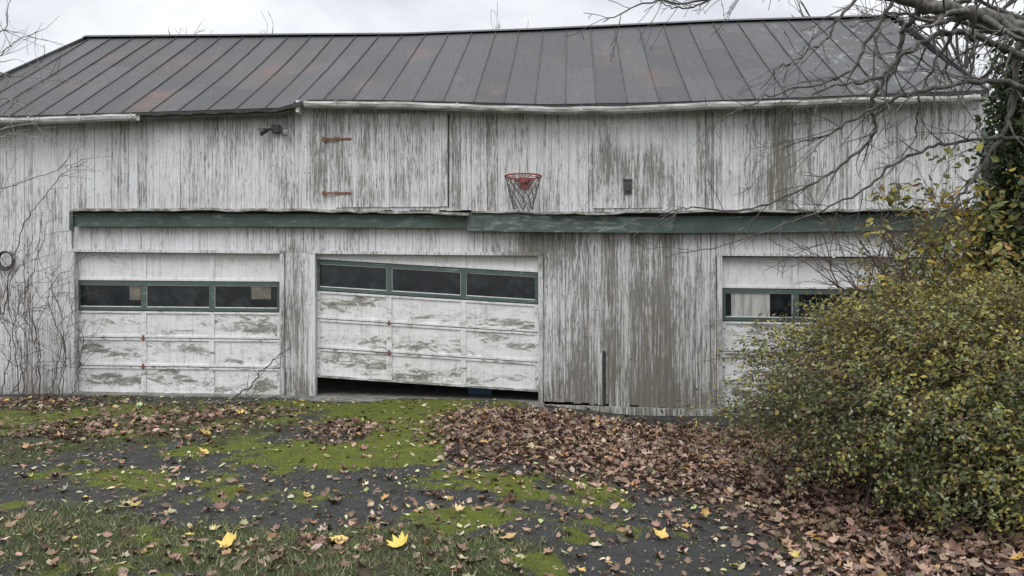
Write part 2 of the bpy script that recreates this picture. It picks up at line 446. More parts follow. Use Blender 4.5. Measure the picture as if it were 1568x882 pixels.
door('garage_door',(484,352),(825,372),(825,601),(484,578),.05,[0,.20,.41,.60,.80,1],3,wear=.0)
door('garage_door',(1105,393),(1450,395),(1450,640),(1105,630),.06,[0,.205,.415,.61,.80,1],3,curtain=((.045,.22,.235,.385),),wear=.05)

# ---- interior, floor, ends
inn=MB()
inn.box(XL+.1,XR-.1,5.7,5.75,-.2,4.4)
inn.obj('back_wall',M_dark,barn)
cf=MB()
x0,x1=PX(100),PX(470)
cf.slab([(x0,.03),(x1-.002,.02),(x1-.002,-.2),(x0,-.2)],-.16,5.5)
x0,x1=PX(470),PX(834)
cf.slab([(x0,.025),(x1-.002,-.035),(x1-.002,-.25),(x0,-.25)],-.42,5.5)
x0,x1=PX(834),PX(1512);z0=grd(x1)
cf.slab([(x0,z0+.06),(x1,z0+.02),(x1,z0-.2),(x0,z0-.2)],-.03,5.5)
cf.obj('concrete_floor',M_conc,barn)
sh=MB();x,z=P(735,607,-.6);sh.box(x-.18,x+.18,.6,.9,z-.06,z+.12);sh.box(x-.2,x+.2,.58,.92,z+.121,z+.15);sh.obj('storage_bin',M_blue,barn)
st=MB()
for px,h in((600,.2),(650,.25),(780,.14),(700,.16)):
    x=PX(px,-1.2);st.box(x-.15,x+.15,1.2,1.5,.02,h)
st.obj('stored_boxes',M_dark,barn)

# ---- roof
RB=2.88
ridge_pts=[(135,57),(470,54),(620,53),(820,46),(1100,33),(1372,25)]
ridgeZ=polyf(ridge_pts,-RB);XRL=P(135,57,-RB)[0];XRR=P(1372,25,-RB)[0]
XEL=PX(-150,.28);XER=P(1512,139,.28)[0]
def roofpt(x,v,lift=0):
    ze=eaveZ(x);zr=ridgeZ(min(max(x,XRL),XRR))
    sag=-.05*math.sin(math.pi*v)*(.5+.5*math.sin(x*1.1))
    return (x,lerp(-.28,RB,v),lerp(ze,zr,v)+sag+lift)
def vmax(x):
    v=1
    if x<XRL: v=min(v,max(.02,(x-XEL)/(XRL-XEL)))
    if x>XRR: v=min(v,max(.02,(XER-x)/(XER-XRR+1e-6)))
    return v
rf=MB();pw=.43
RUST=[(390,95,60,20,.9),(640,80,25,16,1.),(560,130,30,25,.9),(940,80,45,25,.8),(995,130,22,20,1.1),(1290,60,60,20,.4),(240,150,50,15,1.),(750,135,25,20,.6),(450,95,50,25,.6),(300,90,60,15,.8),(1100,100,50,30,.3),(480,75,80,14,.5),(120,120,90,25,.5),(200,80,80,20,.5),(860,130,30,20,.5)]
RL=[]
for a,b,c,d,e in RUST:
    best=min(((abs(b-(441-(lerp(eaveZ(P(a,b,-v*RB)[0]),ridgeZ(P(a,b,-v*RB)[0]),v)-EYE)*F/(D0+v*RB))),v) for v in np.linspace(0,1,30)))
    RL.append((P(a,b,-best[1]*RB)[0],best[1],c/95,d/110,e))
x=XEL;cols=[]
while x<XER-.05:
    x1=min(x+pw,XER);cols.append((x,x1));x=x1
for ci,(a,b) in enumerate(cols):
    cuts=[0]+sorted([random.uniform(.2,.45),random.uniform(.55,.85)])+[1.0]
    va,vb=vmax(a+.001),vmax(b-.001)
    for k in range(3):
        n=6;vs=[];fs=[];ws=[];gs=[];r=random.random();rustseg=random.random()
        lift=.004*(3-k)
        for j in range(n+1):
            t=lerp(cuts[k],cuts[k+1],j/n)
            if k>0 and j==0: t-=.012
            for xx,vm in((a,va),((a+b)/2,(va+vb)/2),(b,vb)):
                vv=min(t,vm);vs.append(roofpt(xx,vv,lift))
                w=0
                for X,V,rx,rv,e in RL:
                    w+=e*math.exp(-((xx-X)/rx)**2-((vv-V)/rv)**2)
                if rustseg>.86:w+=.35
                ws.append(min(w,1.1));gs.append(float(sstep(3.4,5.5,xx)))
        for j in range(n):
            for i in range(2):
                q=j*3+i;fs.append((q,q+1,q+4,q+3))
        rf.add(vs,fs,ws,r,gs)
    n=14
    vs=[];fs=[];v1=vmax(a+.001)
    for j in range(n+1):
        vv=v1*j/n;p=roofpt(a,vv);wb=random.uniform(-.004,.004)
        vs+=[(a-.009+wb,p[1],p[2]-.005),(a-.006+wb,p[1],p[2]+.028),(a+.006+wb,p[1],p[2]+.028),(a+.009+wb,p[1],p[2]-.005)]
    for j in range(n):
        q=j*4
        for i in range(3): fs.append((q+i,q+i+1,q+i+5,q+i+4))
    fs.append((0,1,2,3))
    rf.add(vs,fs,0,-.4)
def strip(p0,p1,w,h,mb,n=20):
    p0=np.array(p0);p1=np.array(p1);d=p1-p0
    for i in range(n):
        a=p0+d*i/n;b=p0+d*(i+1)/n
        vs=[]
        for p in(a,b): vs+=[(p[0]-w,p[1],p[2]-h),(p[0]-w,p[1],p[2]+.04),(p[0]+w,p[1],p[2]+.04),(p[0]+w,p[1],p[2]-h)]
        mb.add(vs,[(0,1,5,4),(1,2,6,5),(2,3,7,6),(0,1,2,3),(4,5,6,7)],0,0)
strip(roofpt(XER,0),(XRR,RB,ridgeZ(XRR)),.02,.10,rf)
strip(roofpt(XEL,0),(XRL,RB,ridgeZ(XRL)),.02,.10,rf)
xs=np.linspace(XRL-.05,XRR+.05,60)
for i in range(59):
    a,b=xs[i],xs[i+1]
    za,zb=ridgeZ(a),ridgeZ(b)
    rf.add([(a,RB-.12,za-.03),(b,RB-.12,zb-.03),(b,RB,zb+.04),(a,RB,za+.04),(b,RB+.12,zb-.03),(a,RB+.12,za-.03)],[(0,1,2,3),(3,2,4,5)],.1,0)
    rf.add([(a,RB,za),(b,RB,zb),(b,2*RB+.2,4.1),(a,2*RB+.2,4.1)],[(0,1,2,3)],0,.4)
rf.obj('metal_roof',M_roof,barn)
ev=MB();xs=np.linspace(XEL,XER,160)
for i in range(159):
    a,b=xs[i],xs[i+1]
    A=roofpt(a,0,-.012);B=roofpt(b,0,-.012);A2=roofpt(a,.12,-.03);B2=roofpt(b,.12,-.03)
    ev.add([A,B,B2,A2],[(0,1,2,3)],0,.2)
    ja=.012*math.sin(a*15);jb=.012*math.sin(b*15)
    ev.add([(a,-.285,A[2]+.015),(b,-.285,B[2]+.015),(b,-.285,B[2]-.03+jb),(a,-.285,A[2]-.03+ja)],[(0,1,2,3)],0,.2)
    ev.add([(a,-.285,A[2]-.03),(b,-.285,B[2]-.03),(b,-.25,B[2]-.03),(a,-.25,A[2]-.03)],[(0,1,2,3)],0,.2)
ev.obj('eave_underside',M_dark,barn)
fa=MB()
for i in range(159):
    a,b=xs[i],xs[i+1]
    if b<PX(462) and a>PX(212): 
        za,zb=eaveZ(a)-.035,eaveZ(b)-.035
        fa.slab([(a,za),(b,zb),(b,zb-.04),(a,za-.04)],-.245,-.22)
fa.obj('green_fascia',M_green,barn)
def gutter(name,pts,off=.36):
    g=MB();q=[P(a,b,off) for a,b in pts];xs=np.linspace(q[0][0],q[-1][0],60);X=[p[0] for p in q];Z=[p[1] for p in q]
    prof=[(-.055,0),(-.062,-.03),(-.05,-.065),(-.02,-.08),(.03,-.08),(.05,-.05),(.055,.0),(.048,0),(.043,-.045),(.02,-.07),(-.02,-.07),(-.043,-.06),(-.05,-.03),(-.047,0)]
    rings=[]
    for x in xs:
        z=np.interp(x,X,Z)+.006*math.sin(x*3)+.004*math.sin(x*7.3)
        rings.append([(x,-off+py,z+pz) for py,pz in prof])
    n=len(prof);vs=[p for r_ in rings for p in r_];fs=[]
    for i in range(len(xs)-1):
        for j in range(n):
            fs.append((i*n+j,i*n+(j+1)%n,(i+1)*n+(j+1)%n,(i+1)*n+j))
    g.add(vs,fs,0,.5);
    g.add(rings[0],[tuple(range(n))],0,.5);g.add(rings[-1],[tuple(range(n))],0,.5)
    for i in range(3,60,11):
        z=np.interp(xs[i],X,Z);g.box(xs[i]-.015,xs[i]+.015,-off-.068,-off-.05,z-.06,z+.008)
    g.obj(name,M_gut,barn)
gutter('gutter_main',[(467,155),(700,160),(850,166),(1000,162),(1150,156),(1508,146)])
gutter('gutter_left',[(-200,188),(0,182),(211,176)])
vb=MB();vb.box(PX(463),PX(468),-.26,-.05,PZ(465,178),PZ(465,160));vb.obj('soffit_return',M_side,barn)
for nm,xx in(('gable_wall_left',XL),('gable_wall_right',XR-.03)):
    g=MB();y=0.0
    while y<5.7:
        w=.16;ym=y+w/2;zt=4.15+(2.1*(1-abs(ym-RB)/RB))
        g.add([(xx,y,-.3),(xx,y+w-.005,-.3),(xx,y+w-.005,zt),(xx,y,zt),(xx+.03,y,-.3),(xx+.03,y+w-.005,-.3),(xx+.03,y+w-.005,zt),(xx+.03,y,zt)],[(0,1,2,3),(4,5,6,7),(0,3,7,4),(1,2,6,5)],.1,random.random())
        y+=w
    g.obj(nm,M_side,barn)

# ---------- tubes
def tubes(name,lines,mat,sides=5,parent=None):
    V=[];Fs=[];o=0
    ang=np.linspace(0,2*math.pi,sides,endpoint=False);ca,sa=np.cos(ang),np.sin(ang)
    for pts,rad in lines:
        p=np.array(pts,float);n=len(p)
        if n<2:continue
        rad=np.array(rad,float)
        t=np.gradient(p,axis=0);t/=np.linalg.norm(t,axis=1)[:,None]+1e-9
        up=np.array([0,0,1.0]) if abs(t[:,2]).mean()<.85 else np.array([1.0,0,0])
        a=np.cross(t,up);a/=np.linalg.norm(a,axis=1)[:,None]+1e-9
        b=np.cross(t,a)
        ring=p[:,None,:]+rad[:,None,None]*(a[:,None,:]*ca[None,:,None]+b[:,None,:]*sa[None,:,None])
        V.append(ring.reshape(-1,3))
        i=np.arange(n-1)[:,None]*sides;j=np.arange(sides)[None,:];j2=(j+1)%sides
        Fs.append(np.stack([i+j,i+j2,i+sides+j2,i+sides+j],-1).reshape(-1,4)+o)
        o+=n*sides
    V=np.concatenate(V);Fc=np.concatenate(Fs)
    return rawmesh(name,V,Fc,4,mat,parent=parent,smooth=True)
def rawmesh(name,V,Fc,k,mat,col=None,parent=None,smooth=False):
    me=bpy.data.meshes.new(name);nf=len(Fc)
    me.vertices.add(len(V));me.vertices.foreach_set('co',V.astype(np.float32).ravel())
    me.loops.add(nf*k);me.loops.foreach_set('vertex_index',Fc.astype(np.int32).ravel())
    me.polygons.add(nf);me.polygons.foreach_set('loop_start',np.arange(0,nf*k,k,dtype=np.int32))
    me.polygons.foreach_set('loop_total',np.full(nf,k,dtype=np.int32))
    if smooth: me.polygons.foreach_set('use_smooth',np.ones(nf,dtype=bool))
    if col is not None:
        a=me.attributes.new('Col','FLOAT_COLOR','POINT')
        c=np.ones((len(V),4),np.float32);c[:,:3]=col;a.data.foreach_set('color',c.ravel())
    me.update(calc_edges=True);me.validate()
    me.materials.append(mat);ob=bpy.data.objects.new(name,me);S.collection.objects.link(ob)
    if parent:ob.parent=parent
    return ob
def rv3(s): return Vector((random.gauss(0,s),random.gauss(0,s),random.gauss(0,s)))
def grow(p,d,L,r,lvl,out,wig=.12,droop=0,dens=5,seg=.09,tip=.35,ang=(.4,1.0),minr=.0018):
    n=max(4,int(L/seg));st=L/n;pts=[p.copy()];rs=[r];d=d.normalized();kids=[]
    for i in range(n):
        d=(d+rv3(wig)+Vector((0,0,droop*st))).normalized()
        p=p+d*st;pts.append(p.copy());rr=max(minr,r*(1-(1-tip)*(i+1)/n));rs.append(rr)
        kids.append((p.copy(),d.copy(),rr,(i+1)/n))
    out.append((pts,rs))
    if lvl>0:
        m=max(1,int(dens*L*random.uniform(.7,1.3)))
        for _ in range(m):
            q,dd,rr,t=random.choice(kids[len(kids)//6:])
            ax=dd.cross(rv3(1)).normalized();a=random.uniform(*ang)
            nd_=Matrix.Rotation(a,3,ax)@dd
            grow(q,nd_,L*random.uniform(.28,.6)*(1.1-.5*t),rr*.62,lvl-1,out,wig*1.1,droop,dens*1.5,seg*.8,tip,ang,minr)
def spline(pts,n=8):
    out=[];P_=[pts[0]]+list(pts)+[pts[-1]]
    for i in range(1,len(P_)-2):
        a,b,c,d=P_[i-1:i+3]
        for j in range(n):
            t=j/n
            out.append(.5*((2*b)+(c-a)*t+(2*a-5*b+4*c-d)*t*t+(3*b-a-3*c+d)*t**3))
    out.append(Vector(pts[-1]));return out
def limb(path,r0,r1,out,kids=10,kl=(.4,1.1),lvl=2,droop=-.3,wob=.012,dens=4,minr=.0018):
    sp=spline(path,8);n=len(sp)
    sp=[p+rv3(wob) for p in sp]
    rs=[lerp(r0,r1,i/(n-1)) for i in range(n)];out.append((sp,rs))
    for _ in range(kids):
        i=random.randint(n//6,n-2);d=(sp[i+1]-sp[i]).normalized()
        ax=d.cross(rv3(1)).normalized();nd_=Matrix.Rotation(random.uniform(.4,1.1),3,ax)@d
        grow(sp[i],nd_,random.uniform(*kl),max(.003,rs[i]*.45),lvl,out,.13,droop,dens,.08,.3,(.35,1.),minr)
T=[];mr=.0026
limb([Vector((6.4,7.2,gz(6.4,7.2)-.1)),Vector((6.3,7.2,1.5)),Vector((6.15,7.1,3.0)),Vector((5.6,7.0,4.0)),Q(1600,62,7),Q(1530,32,6.9),Q(1470,18,6.8),Q(1400,4,6.7),Q(1320,-30,6.5),Q(1200,-70,6.4)],.14,.03,T,18,(.6,1.4),2,minr=mr)
limb([Q(1600,62,7),Q(1568,85,6.9),Q(1510,60,6.8),Q(1450,50,6.7),Q(1390,80,6.6),Q(1340,120,6.5),Q(1290,130,6.4),Q(1225,152,6.3)],.04,.006,T,22,(.3,.8),2,minr=mr)
limb([Q(1420,8,6.7),Q(1385,45,6.9),Q(1372,100,7),Q(1335,150,7.1),Q(1340,200,7.2),Q(1300,245,7.2),Q(1240,285,7.2),Q(1140,322,7.2),Q(1060,318,7.2),Q(1010,330,7.2)],.028,.005,T,20,(.3,.8),1,wob=.01,minr=mr)
limb([Q(1600,140,6.6),Q(1520,125,6.6),Q(1430,135,6.6),Q(1350,160,6.7),Q(1270,205,6.8),Q(1200,225,6.9)],.03,.005,T,20,(.3,.9),2,minr=mr)
limb([Q(1340,-30,6.5),Q(1290,20,6.4),Q(1265,60,6.4),Q(1225,85,6.3),Q(1185,110,6.3)],.018,.004,T,14,(.25,.6),1,minr=mr)
limb([Q(1300,-40,6.3),Q(1180,-20,6.2),Q(1075,0,6),Q(985,8,6),Q(925,34,6)],.015,.004,T,14,(.2,.5),1,minr=mr)
limb([Q(1570,210,7.3),Q(1480,215,7.3),Q(1400,235,7.3),Q(1320,290,7.3),Q(1240,330,7.3),Q(1120,372,7.3),Q(1022,392,7.3)],.02,.004,T,16,(.2,.6),1,minr=mr)
limb([Q(1380,-20,6.8),Q(1330,60,6.8),Q(1300,110,6.8),Q(1250,130,6.8),Q(1170,150,6.8),Q(1100,185,6.8)],.02,.004,T,14,(.2,.6),1,minr=mr)
limb([Q(1500,300,7.2),Q(1420,330,7.2),Q(1300,360,7.2),Q(1200,395,7.2)],.01,.003,T,8,(.2,.4),1,minr=mr)
limb([Q(1560,60,7.2),Q(1545,180,7.3),Q(1500,260,7.3),Q(1450,330,7.2),Q(1400,420,7.2)],.03,.006,T,20,(.3,.8),2,minr=mr)
limb([Q(1200,-60,7.5),Q(1130,-20,7.5),Q(1060,10,7.5),Q(1010,5,7.5)],.02,.004,T,16,(.2,.6),2,minr=mr)
limb([Q(1480,15,6.8),Q(1440,80,7),Q(1410,150,7),Q(1400,210,7.1),Q(1360,270,7.1)],.018,.004,T,14,(.3,.7),2,minr=mr)
limb([Q(1570,-20,7),Q(1500,-10,7),Q(1430,25,7),Q(1380,20,7),Q(1300,40,7)],.03,.005,T,20,(.3,.7),2,minr=mr)
tubes('bare_tree',T,M_bark,6)
def bg_tree(x,y,h,name,lean=0,lv=3,r=.14,dens=1.6):
    o=[];p=Vector((x,y,-.2))
    n=10;pts=[p+Vector((lean*i/n+random.gauss(0,.06),random.gauss(0,.06),h*.72*i/n)) for i in range(n+1)]
    o.append((pts,[lerp(r,r*.25,i/n) for i in range(n+1)]))
    for i in range(4,n+1):
        for _ in range(4):
            a=random.uniform(0,6.28);d=Vector((math.cos(a),math.sin(a),random.uniform(.7,1.8)))
            grow(pts[i],d,h*random.uniform(.2,.33),r*.3,lv-1,o,.1,.25,dens,.25,.3,(.3,.9),.006)
    tubes(name,o,M_bark,4)
bg_tree(-11.5,25,10.8,'background_tree');bg_tree(-9.2,25,10.7,'background_tree');bg_tree(-.5,26,11.4,'background_tree')
bg_tree(8.5,19,9.5,'background_tree');bg_tree(11,18,11,'background_tree',dens=2.2);bg_tree(13.2,17.5,10,'background_tree',dens=2.2);bg_tree(12.2,16.5,8.5,'background_tree',dens=2.2)
bg_tree(-19,24,8,'background_tree')
T=[]
for a in([(-60,240),(-10,215),(30,205),(70,215)],[(-60,120),(-10,90),(30,60),(60,50)],[(-50,160),(0,150),(45,170),(60,200)],[(-60,60),(0,50),(12,10),(25,-20)],[(-60,200),(0,180),(40,140),(95,110)],[(-60,90),(0,110),(30,115),(90,75)],[(-70,300),(0,290),(60,270),(130,245)]):
    limb([Q(b,c,5.5) for b,c in a],.006,.002,T,9,(.15,.4),1,0,.006,minr=.0013)
base=Vector((-5.2,5.6,0))
limb([base,base+Vector((.1,0,1.5)),Q(-60,240,5.5),Q(-60,120,5.5),Q(-50,60,5.5),Q(-60,-60,5.5)],.03,.008,T,8,(.3,.6),1,0)
tubes('pale_sapling',T,M_pale,4)
T=[];
for px in(-60,-20,2,20,38,55,75,88,98,112,60,30):
    p0=Q(px,606,10.55+random.uniform(-.15,.2));h=random.uniform(1.3,2.9)*(1.1-.003*max(px,0))
    path=[p0,p0+Vector((random.uniform(-.15,.2),0,h*.35)),p0+Vector((random.uniform(-.25,.35),0,h*.7)),p0+Vector((random.uniform(-.3,.5),0,h))]
    limb(path,.008,.003,T,14,(.2,.6),1,-.4,.02,4,.0025)
limb([Q(5,480,10.4),Q(30,360,10.4),Q(60,310,10.3),Q(95,270,10.3),Q(135,245,10.3)],.009,.003,T,8,(.2,.5),1)
tubes('wall_vine',T,M_vine,4)
T=[];limb([Q(330,622,10.0),Q(372,600,10.1),Q(400,570,10.2),Q(425,545,10.2),Q(448,530,10.2)],.014,.004,T,5,(.2,.5),1)
limb([Q(310,618,9.9),Q(360,616,9.8),Q(420,610,9.8),Q(450,622,9.8)],.02,.006,T,9,(.2,.5),1)
tubes('fallen_branch',T,M_bark,5)
T=[]
for k in range(3):
    c=L2W(PX(16),-.09-.01*k,PZ(16,398));r=.10+.012*k
    T.append(([c+Vector((r*math.cos(a),0,r*1.15*math.sin(a)-.01*k)) for a in np.linspace(0,6.3,30)],[.011]*30))
tubes('coiled_wire',T,M_black,6)

# ---------- leaves
def leafmesh(name,pos,nrm,size,col,mat,shape='oval',curl=.25,parent=None,asp=None):
    N=len(pos)
    if shape=='oval':
        tv=np.array([(0,-.5,0),(.26,-.2,.06),(.28,.12,.07),(0,.55,0),(-.28,.12,.07),(-.26,-.2,.06),(0,0,-.02)])
        tf=np.array([(0,1,6),(1,2,6),(2,3,6),(3,4,6),(4,5,6),(5,0,6)])
    elif shape=='maple':
        a=[(0,-.55),(.12,-.26),(.38,-.30),(.34,-.04),(.50,.16),(.30,.22),(.20,.36),(.0,.56),(-.20,.36),(-.30,.22),(-.50,.16),(-.34,-.04),(-.38,-.30),(-.12,-.26)]
        tv=np.array([(x,y,.35*x*x) for x,y in a]+[(0,.05,-.03)]);k=len(a)
        tf=np.array([(i,(i+1)%k,k) for i in range(k)])
    elif shape=='small':
        tv=np.array([(0,-.5,0),(.3,.0,.08),(0,.5,0),(-.3,.0,.08)]);tf=np.array([(0,1,2),(0,2,3)])
    K=len(tv)
    n=nrm/np.linalg.norm(nrm,axis=1)[:,None]
    rnd=RNG.normal(size=(N,3));a=np.cross(n,rnd);a/=np.linalg.norm(a,axis=1)[:,None];b=np.cross(n,a)
    cu=(RNG.random(N)*2-.6)*curl
    lx=np.broadcast_to(tv[:,0],(N,K));ly=np.broadcast_to(tv[:,1],(N,K));lz=tv[:,2][None]*(1+0*cu[:,None])+cu[:,None]*(ly*ly*1.6+lx*lx*2.2)+ (RNG.random((N,K))-.5)*(.18 if shape=='maple' else .10)
    if asp is None: asp=RNG.uniform(.7,1.1,N)
    V=pos[:,None,:]+size[:,None,None]*(a[:,None,:]*(lx*asp[:,None])[:,:,None]+b[:,None,:]*ly[:,:,None]+n[:,None,:]*lz[:,:,None])
    Fc=(tf[None]+(np.arange(N)*K)[:,None,None]).reshape(-1,3)
    C=np.repeat(col,K,axis=0)
    return rawmesh(name,V.reshape(-1,3),Fc,3,mat,C,parent)
def blobmask(x,y,bl):
    m=np.zeros_like(x)
    for px,py,rx,ry,a in bl:
        cx,cy=G(px,py);rxm=rx*cy/F
        y1=G(px,max(py-ry,560))[1];y2=G(px,py+ry)[1];rym=max(.1,(y1-y2)/2);cy=(y1+y2)/2
        q=((x-cx)/rxm)**2+((y-cy)/rym)**2
        m=m+a*np.exp(-q**1.5*.7)
    return m
MOSS=[(625,660,60,42,1.3),(560,700,110,16,.7),(400,692,220,20,.6),(180,735,170,16,.5),(80,770,120,14,.4),(800,738,140,20,.9),(700,795,80,20,.85),(830,865,45,22,1.),(930,640,80,12,.6),(650,630,140,16,.9),(1100,735,50,14,.5),(300,640,220,18,.4),(80,640,140,24,.4),(480,760,110,16,.2),(480,625,120,10,.5),(960,790,60,14,.4),(1050,840,60,14,.3)]
GRASS=[(330,850,430,46,1.0),(700,860,90,24,.6),(70,800,200,22,.5),(60,645,190,30,.9),(350,680,240,22,.55),(300,645,200,18,.7),(20,700,90,24,.5),(640,830,140,16,.3)]
LEAF=[(930,665,240,36,1.0),(740,680,60,28,.45),(1110,690,130,36,.8),(1280,765,130,40,.75),(1450,850,190,50,1.0),(1400,700,250,60,.8),(520,665,60,20,.55),(300,655,160,16,.25),(110,670,190,20,.34),(350,635,120,12,.4),(1000,712,220,26,.35),(40,620,120,12,.45),(380,850,420,50,.36),(1560,800,200,100,.8),(1290,850,60,40,.3),(760,640,100,12,.25),(130,640,140,25,.2),(660,770,160,24,.15),(1080,800,160,30,.2),(900,770,200,30,.15)]
def leafd(x,y):
    n=fbm(x*1.6,y*1.6,5);n2=fbm(x*5,y*5,51,3)
    return np.clip(blobmask(x,y,LEAF)*(.35+.8*n+.5*n2)+.03,0,1.25)
def mossd(x,y):
    n=fbm(x*2.5,y*2.5,9,5);n2=fbm(x*9,y*9,33,3)
    return np.clip((blobmask(x,y,MOSS)*1.0+(n-.5)*1.9+(n2-.5)*.9),0,1)
def grassd(x,y):
    n=fbm(x*2,y*2,15,4);n2=fbm(x*7,y*7,37,3)
    return np.clip((blobmask(x,y,GRASS)+(n-.5)*1.2+(n2-.5)*.9),0,1)
def axis(lo,hi,st,far):
    c=list(np.arange(lo,hi+1e-6,st));e=st;v=hi
    while v<far: e*=1.35;v+=e;c.append(v)
    e=st;v=lo
    while v>-far: e*=1.35;v-=e;c.insert(0,v)
    return np.array(c)
gx=axis(-8,8,.04,600);gy=axis(2.6,11.0,.04,600)
X,Y=np.meshgrid(gx,gy);x=X.ravel();y=Y.ravel()
lm=leafd(x,y);mm=mossd(x,y);gm=grassd(x,y)
farm=1-(sstep(8,10,np.abs(x))<.5)*(sstep(11,13,y)<.5)*(y>1)
def wallfade(x,y): return sstep(.0,.8,(D0-SL*x)-y)
def pile(x,y,lm): return .03*np.clip(lm,0,1)*sstep(.3,.9,lm)*wallfade(x,y)
z=gz(x,y)+pile(x,y,lm)+(.012*mm+.014*gm)*(.5+fbm(x*14,y*14,3,3))
inside=(y> D0-SL*x-.02)&(np.abs(x)<9.2)&(y<17)
z=np.where(inside,np.minimum(z,gz(x,y)-.06),z)
nx=len(gx);ny=len(gy)
i=np.arange(ny-1)[:,None]*nx+np.arange(nx-1)[None];i=i.ravel()
Fg=np.stack([i,i+1,i+nx+1,i+nx],-1)
def mat_ground():
    m,nt,b=newmat('mossy_driveway_ground')
    v1=mapping(nt,(1,1,1))
    a1=noise(nt,v1,60,5,.7);a2=noise(nt,v1,220,3,.6);a3=noise(nt,v1,6,5,.6);a4=noise(nt,v1,28,6,.7)
    vor=nd(nt,'ShaderNodeTexVoronoi');nt.links.new(v1,vor.inputs['Vector']);vor.inputs['Scale'].default_value=90
    asp=mix(nt,a2,(.028,.029,.030),(.115,.116,.118))
    asp=mix(nt,step(nt,vor.outputs['Distance'],.0,.3),mix(nt,.6,asp,(.19,.19,.185)),asp)
    asp=mix(nt,mth(nt,'MULTIPLY',step(nt,a3,.42,.65),.6),asp,(.050,.044,.034))
    asp=mix(nt,mth(nt,'MULTIPLY',step(nt,a4,.54,.62),.7),asp,(.05,.06,.022))
    moss=mix(nt,a1,(.050,.070,.007),(.24,.28,.035))
    moss=mix(nt,step(nt,a3,.35,.7),moss,mix(nt,a1,(.04,.055,.012),(.17,.19,.04)))
    soil=mix(nt,a1,(.035,.028,.018),(.10,.085,.05))
    lit=mix(nt,a1,(.045,.030,.022),(.13,.085,.062))
    M=attr(nt,'moss');Gm=attr(nt,'grassm');Lm=attr(nt,'litter')
    brk=mth(nt,'ADD',mth(nt,'MULTIPLY',a1,.7),mth(nt,'MULTIPLY',a4,.9))
    f=step(nt,mth(nt,'ADD',M,mth(nt,'SUBTRACT',brk,.80)),.40,.58)
    g=step(nt,mth(nt,'ADD',Gm,mth(nt,'SUBTRACT',brk,.80)),.40,.62)
    l=step(nt,mth(nt,'ADD',Lm,mth(nt,'SUBTRACT',brk,.80)),.40,.70)
    c=mix(nt,g,asp,mix(nt,step(nt,a3,.4,.6),soil,(.055,.075,.022)))
    c=mix(nt,f,c,moss)
    c=mix(nt,mth(nt,'MULTIPLY',l,.8),c,lit)
    setin(nt,b.inputs['Base Color'],c);b.inputs['Roughness'].default_value=.9;b.inputs['Specular IOR Level'].default_value=.25
    bump(nt,b,mth(nt,'ADD',a2,mth(nt,'MULTIPLY',a1,1.5)),1.0,.015);return m
gob=rawmesh('ground',np.stack([x,y,z],-1),Fg,4,mat_ground(),smooth=True)
for n_,d in(('moss',mm),('grassm',np.maximum(gm,farm)),('litter',lm)):
    a=gob.data.attributes.new(n_,'FLOAT','POINT');a.data.foreach_set('value',d.astype(np.float32))
def zat(x,y):
    return gz(x,y)+pile(x,y,leafd(x,y))
def samp(n,dens,x0=-8,x1=8,y0=2.8,y1=10.9):
    x=RNG.uniform(x0,x1,n);y=RNG.uniform(y0,y1,n)
    wall=D0-SL*x-.14
    k=(RNG.random(n)<dens(x,y))&(y<wall);return x[k],y[k]
def pal(n,cols,wts,var=.25):
    c=np.array(cols)[RNG.choice(len(cols),n,p=np.array(wts)/sum(wts))]
    return c*(1+RNG.normal(0,var,(n,1)))*(1+RNG.normal(0,.06,(n,3)))
def clipc(c):return np.clip(c,.005,.9)
BR=[(.20,.13,.098),(.28,.18,.135),(.12,.078,.060),(.38,.27,.20),(.45,.36,.27),(.50,.33,.11),(.30,.165,.085)]
BW=[4,4,3.6,2.2,1.2,.25,.9]
def flatn(n,t): 
    v=RNG.normal(0,t,(n,3));v[:,2]=1;return v
lx,ly=samp(78000,lambda x,y:np.clip(leafd(x,y)-.12,0,1)**1.3)
n=len(lx);h=RNG.random(n)*.045*np.clip(leafd(lx,ly),0,1)*wallfade(lx,ly)
ps=np.stack([lx,ly,zat(lx,ly)+.010+h],-1);k=n//2
leafmesh('fallen_leaves',ps[:k],flatn(k,.5),RNG.uniform(.045,.095,k),clipc(pal(k,BR,BW)),M_leaf,'maple',.6)
leafmesh('fallen_leaves',ps[k:],flatn(n-k,.5),RNG.uniform(.045,.09,n-k),clipc(pal(n-k,BR,BW)),M_leaf,'oval',.6)
lx,ly=samp(19000,lambda x,y:.10+.36*fbm(x*1.2,y*1.2,21)+.08*(y<6.5)*(x<0))
n=len(lx);k=int(n*.82);ps=np.stack([lx,ly,zat(lx,ly)+.02],-1)
SC=[(.40,.41,.21),(.43,.37,.23),(.30,.19,.13),(.50,.45,.32),(.19,.12,.085),(.48,.34,.10)];SW=[2.6,2.3,3.8,1.2,3.4,.4]
leafmesh('scattered_leaves',ps[:k],flatn(k,.3),RNG.uniform(.033,.075,k),clipc(pal(k,SC,SW)),M_leaf,'oval',.45)
leafmesh('scattered_leaves',ps[k:],flatn(n-k,.35),RNG.uniform(.045,.10,n-k),clipc(pal(n-k,SC,[.5,1.6,4,1.2,4,.6])),M_leaf,'maple',.6)
lx,ly=samp(80000,lambda x,y:.35+.4*fbm(x*2.2,y*2.2,41)-.15*(y>8))
n=len(lx)
leafmesh('leaf_fragments',np.stack([lx,ly,zat(lx,ly)+.012],-1),flatn(n,.5),RNG.uniform(.008,.028,n),clipc(pal(n,[(.24,.15,.10),(.12,.08,.05),(.36,.30,.20),(.10,.12,.04),(.16,.17,.06)],[3,3,1.5,2,1.5])),M_leaf,'small',.4)
YL=[(93,675),(42,692),(313,668),(370,640),(518,832),(610,842),(970,731),(890,735),(706,658),(982,700),(1275,793),(310,697),(352,840),(700,790),(1010,800),(470,762),(780,830)]
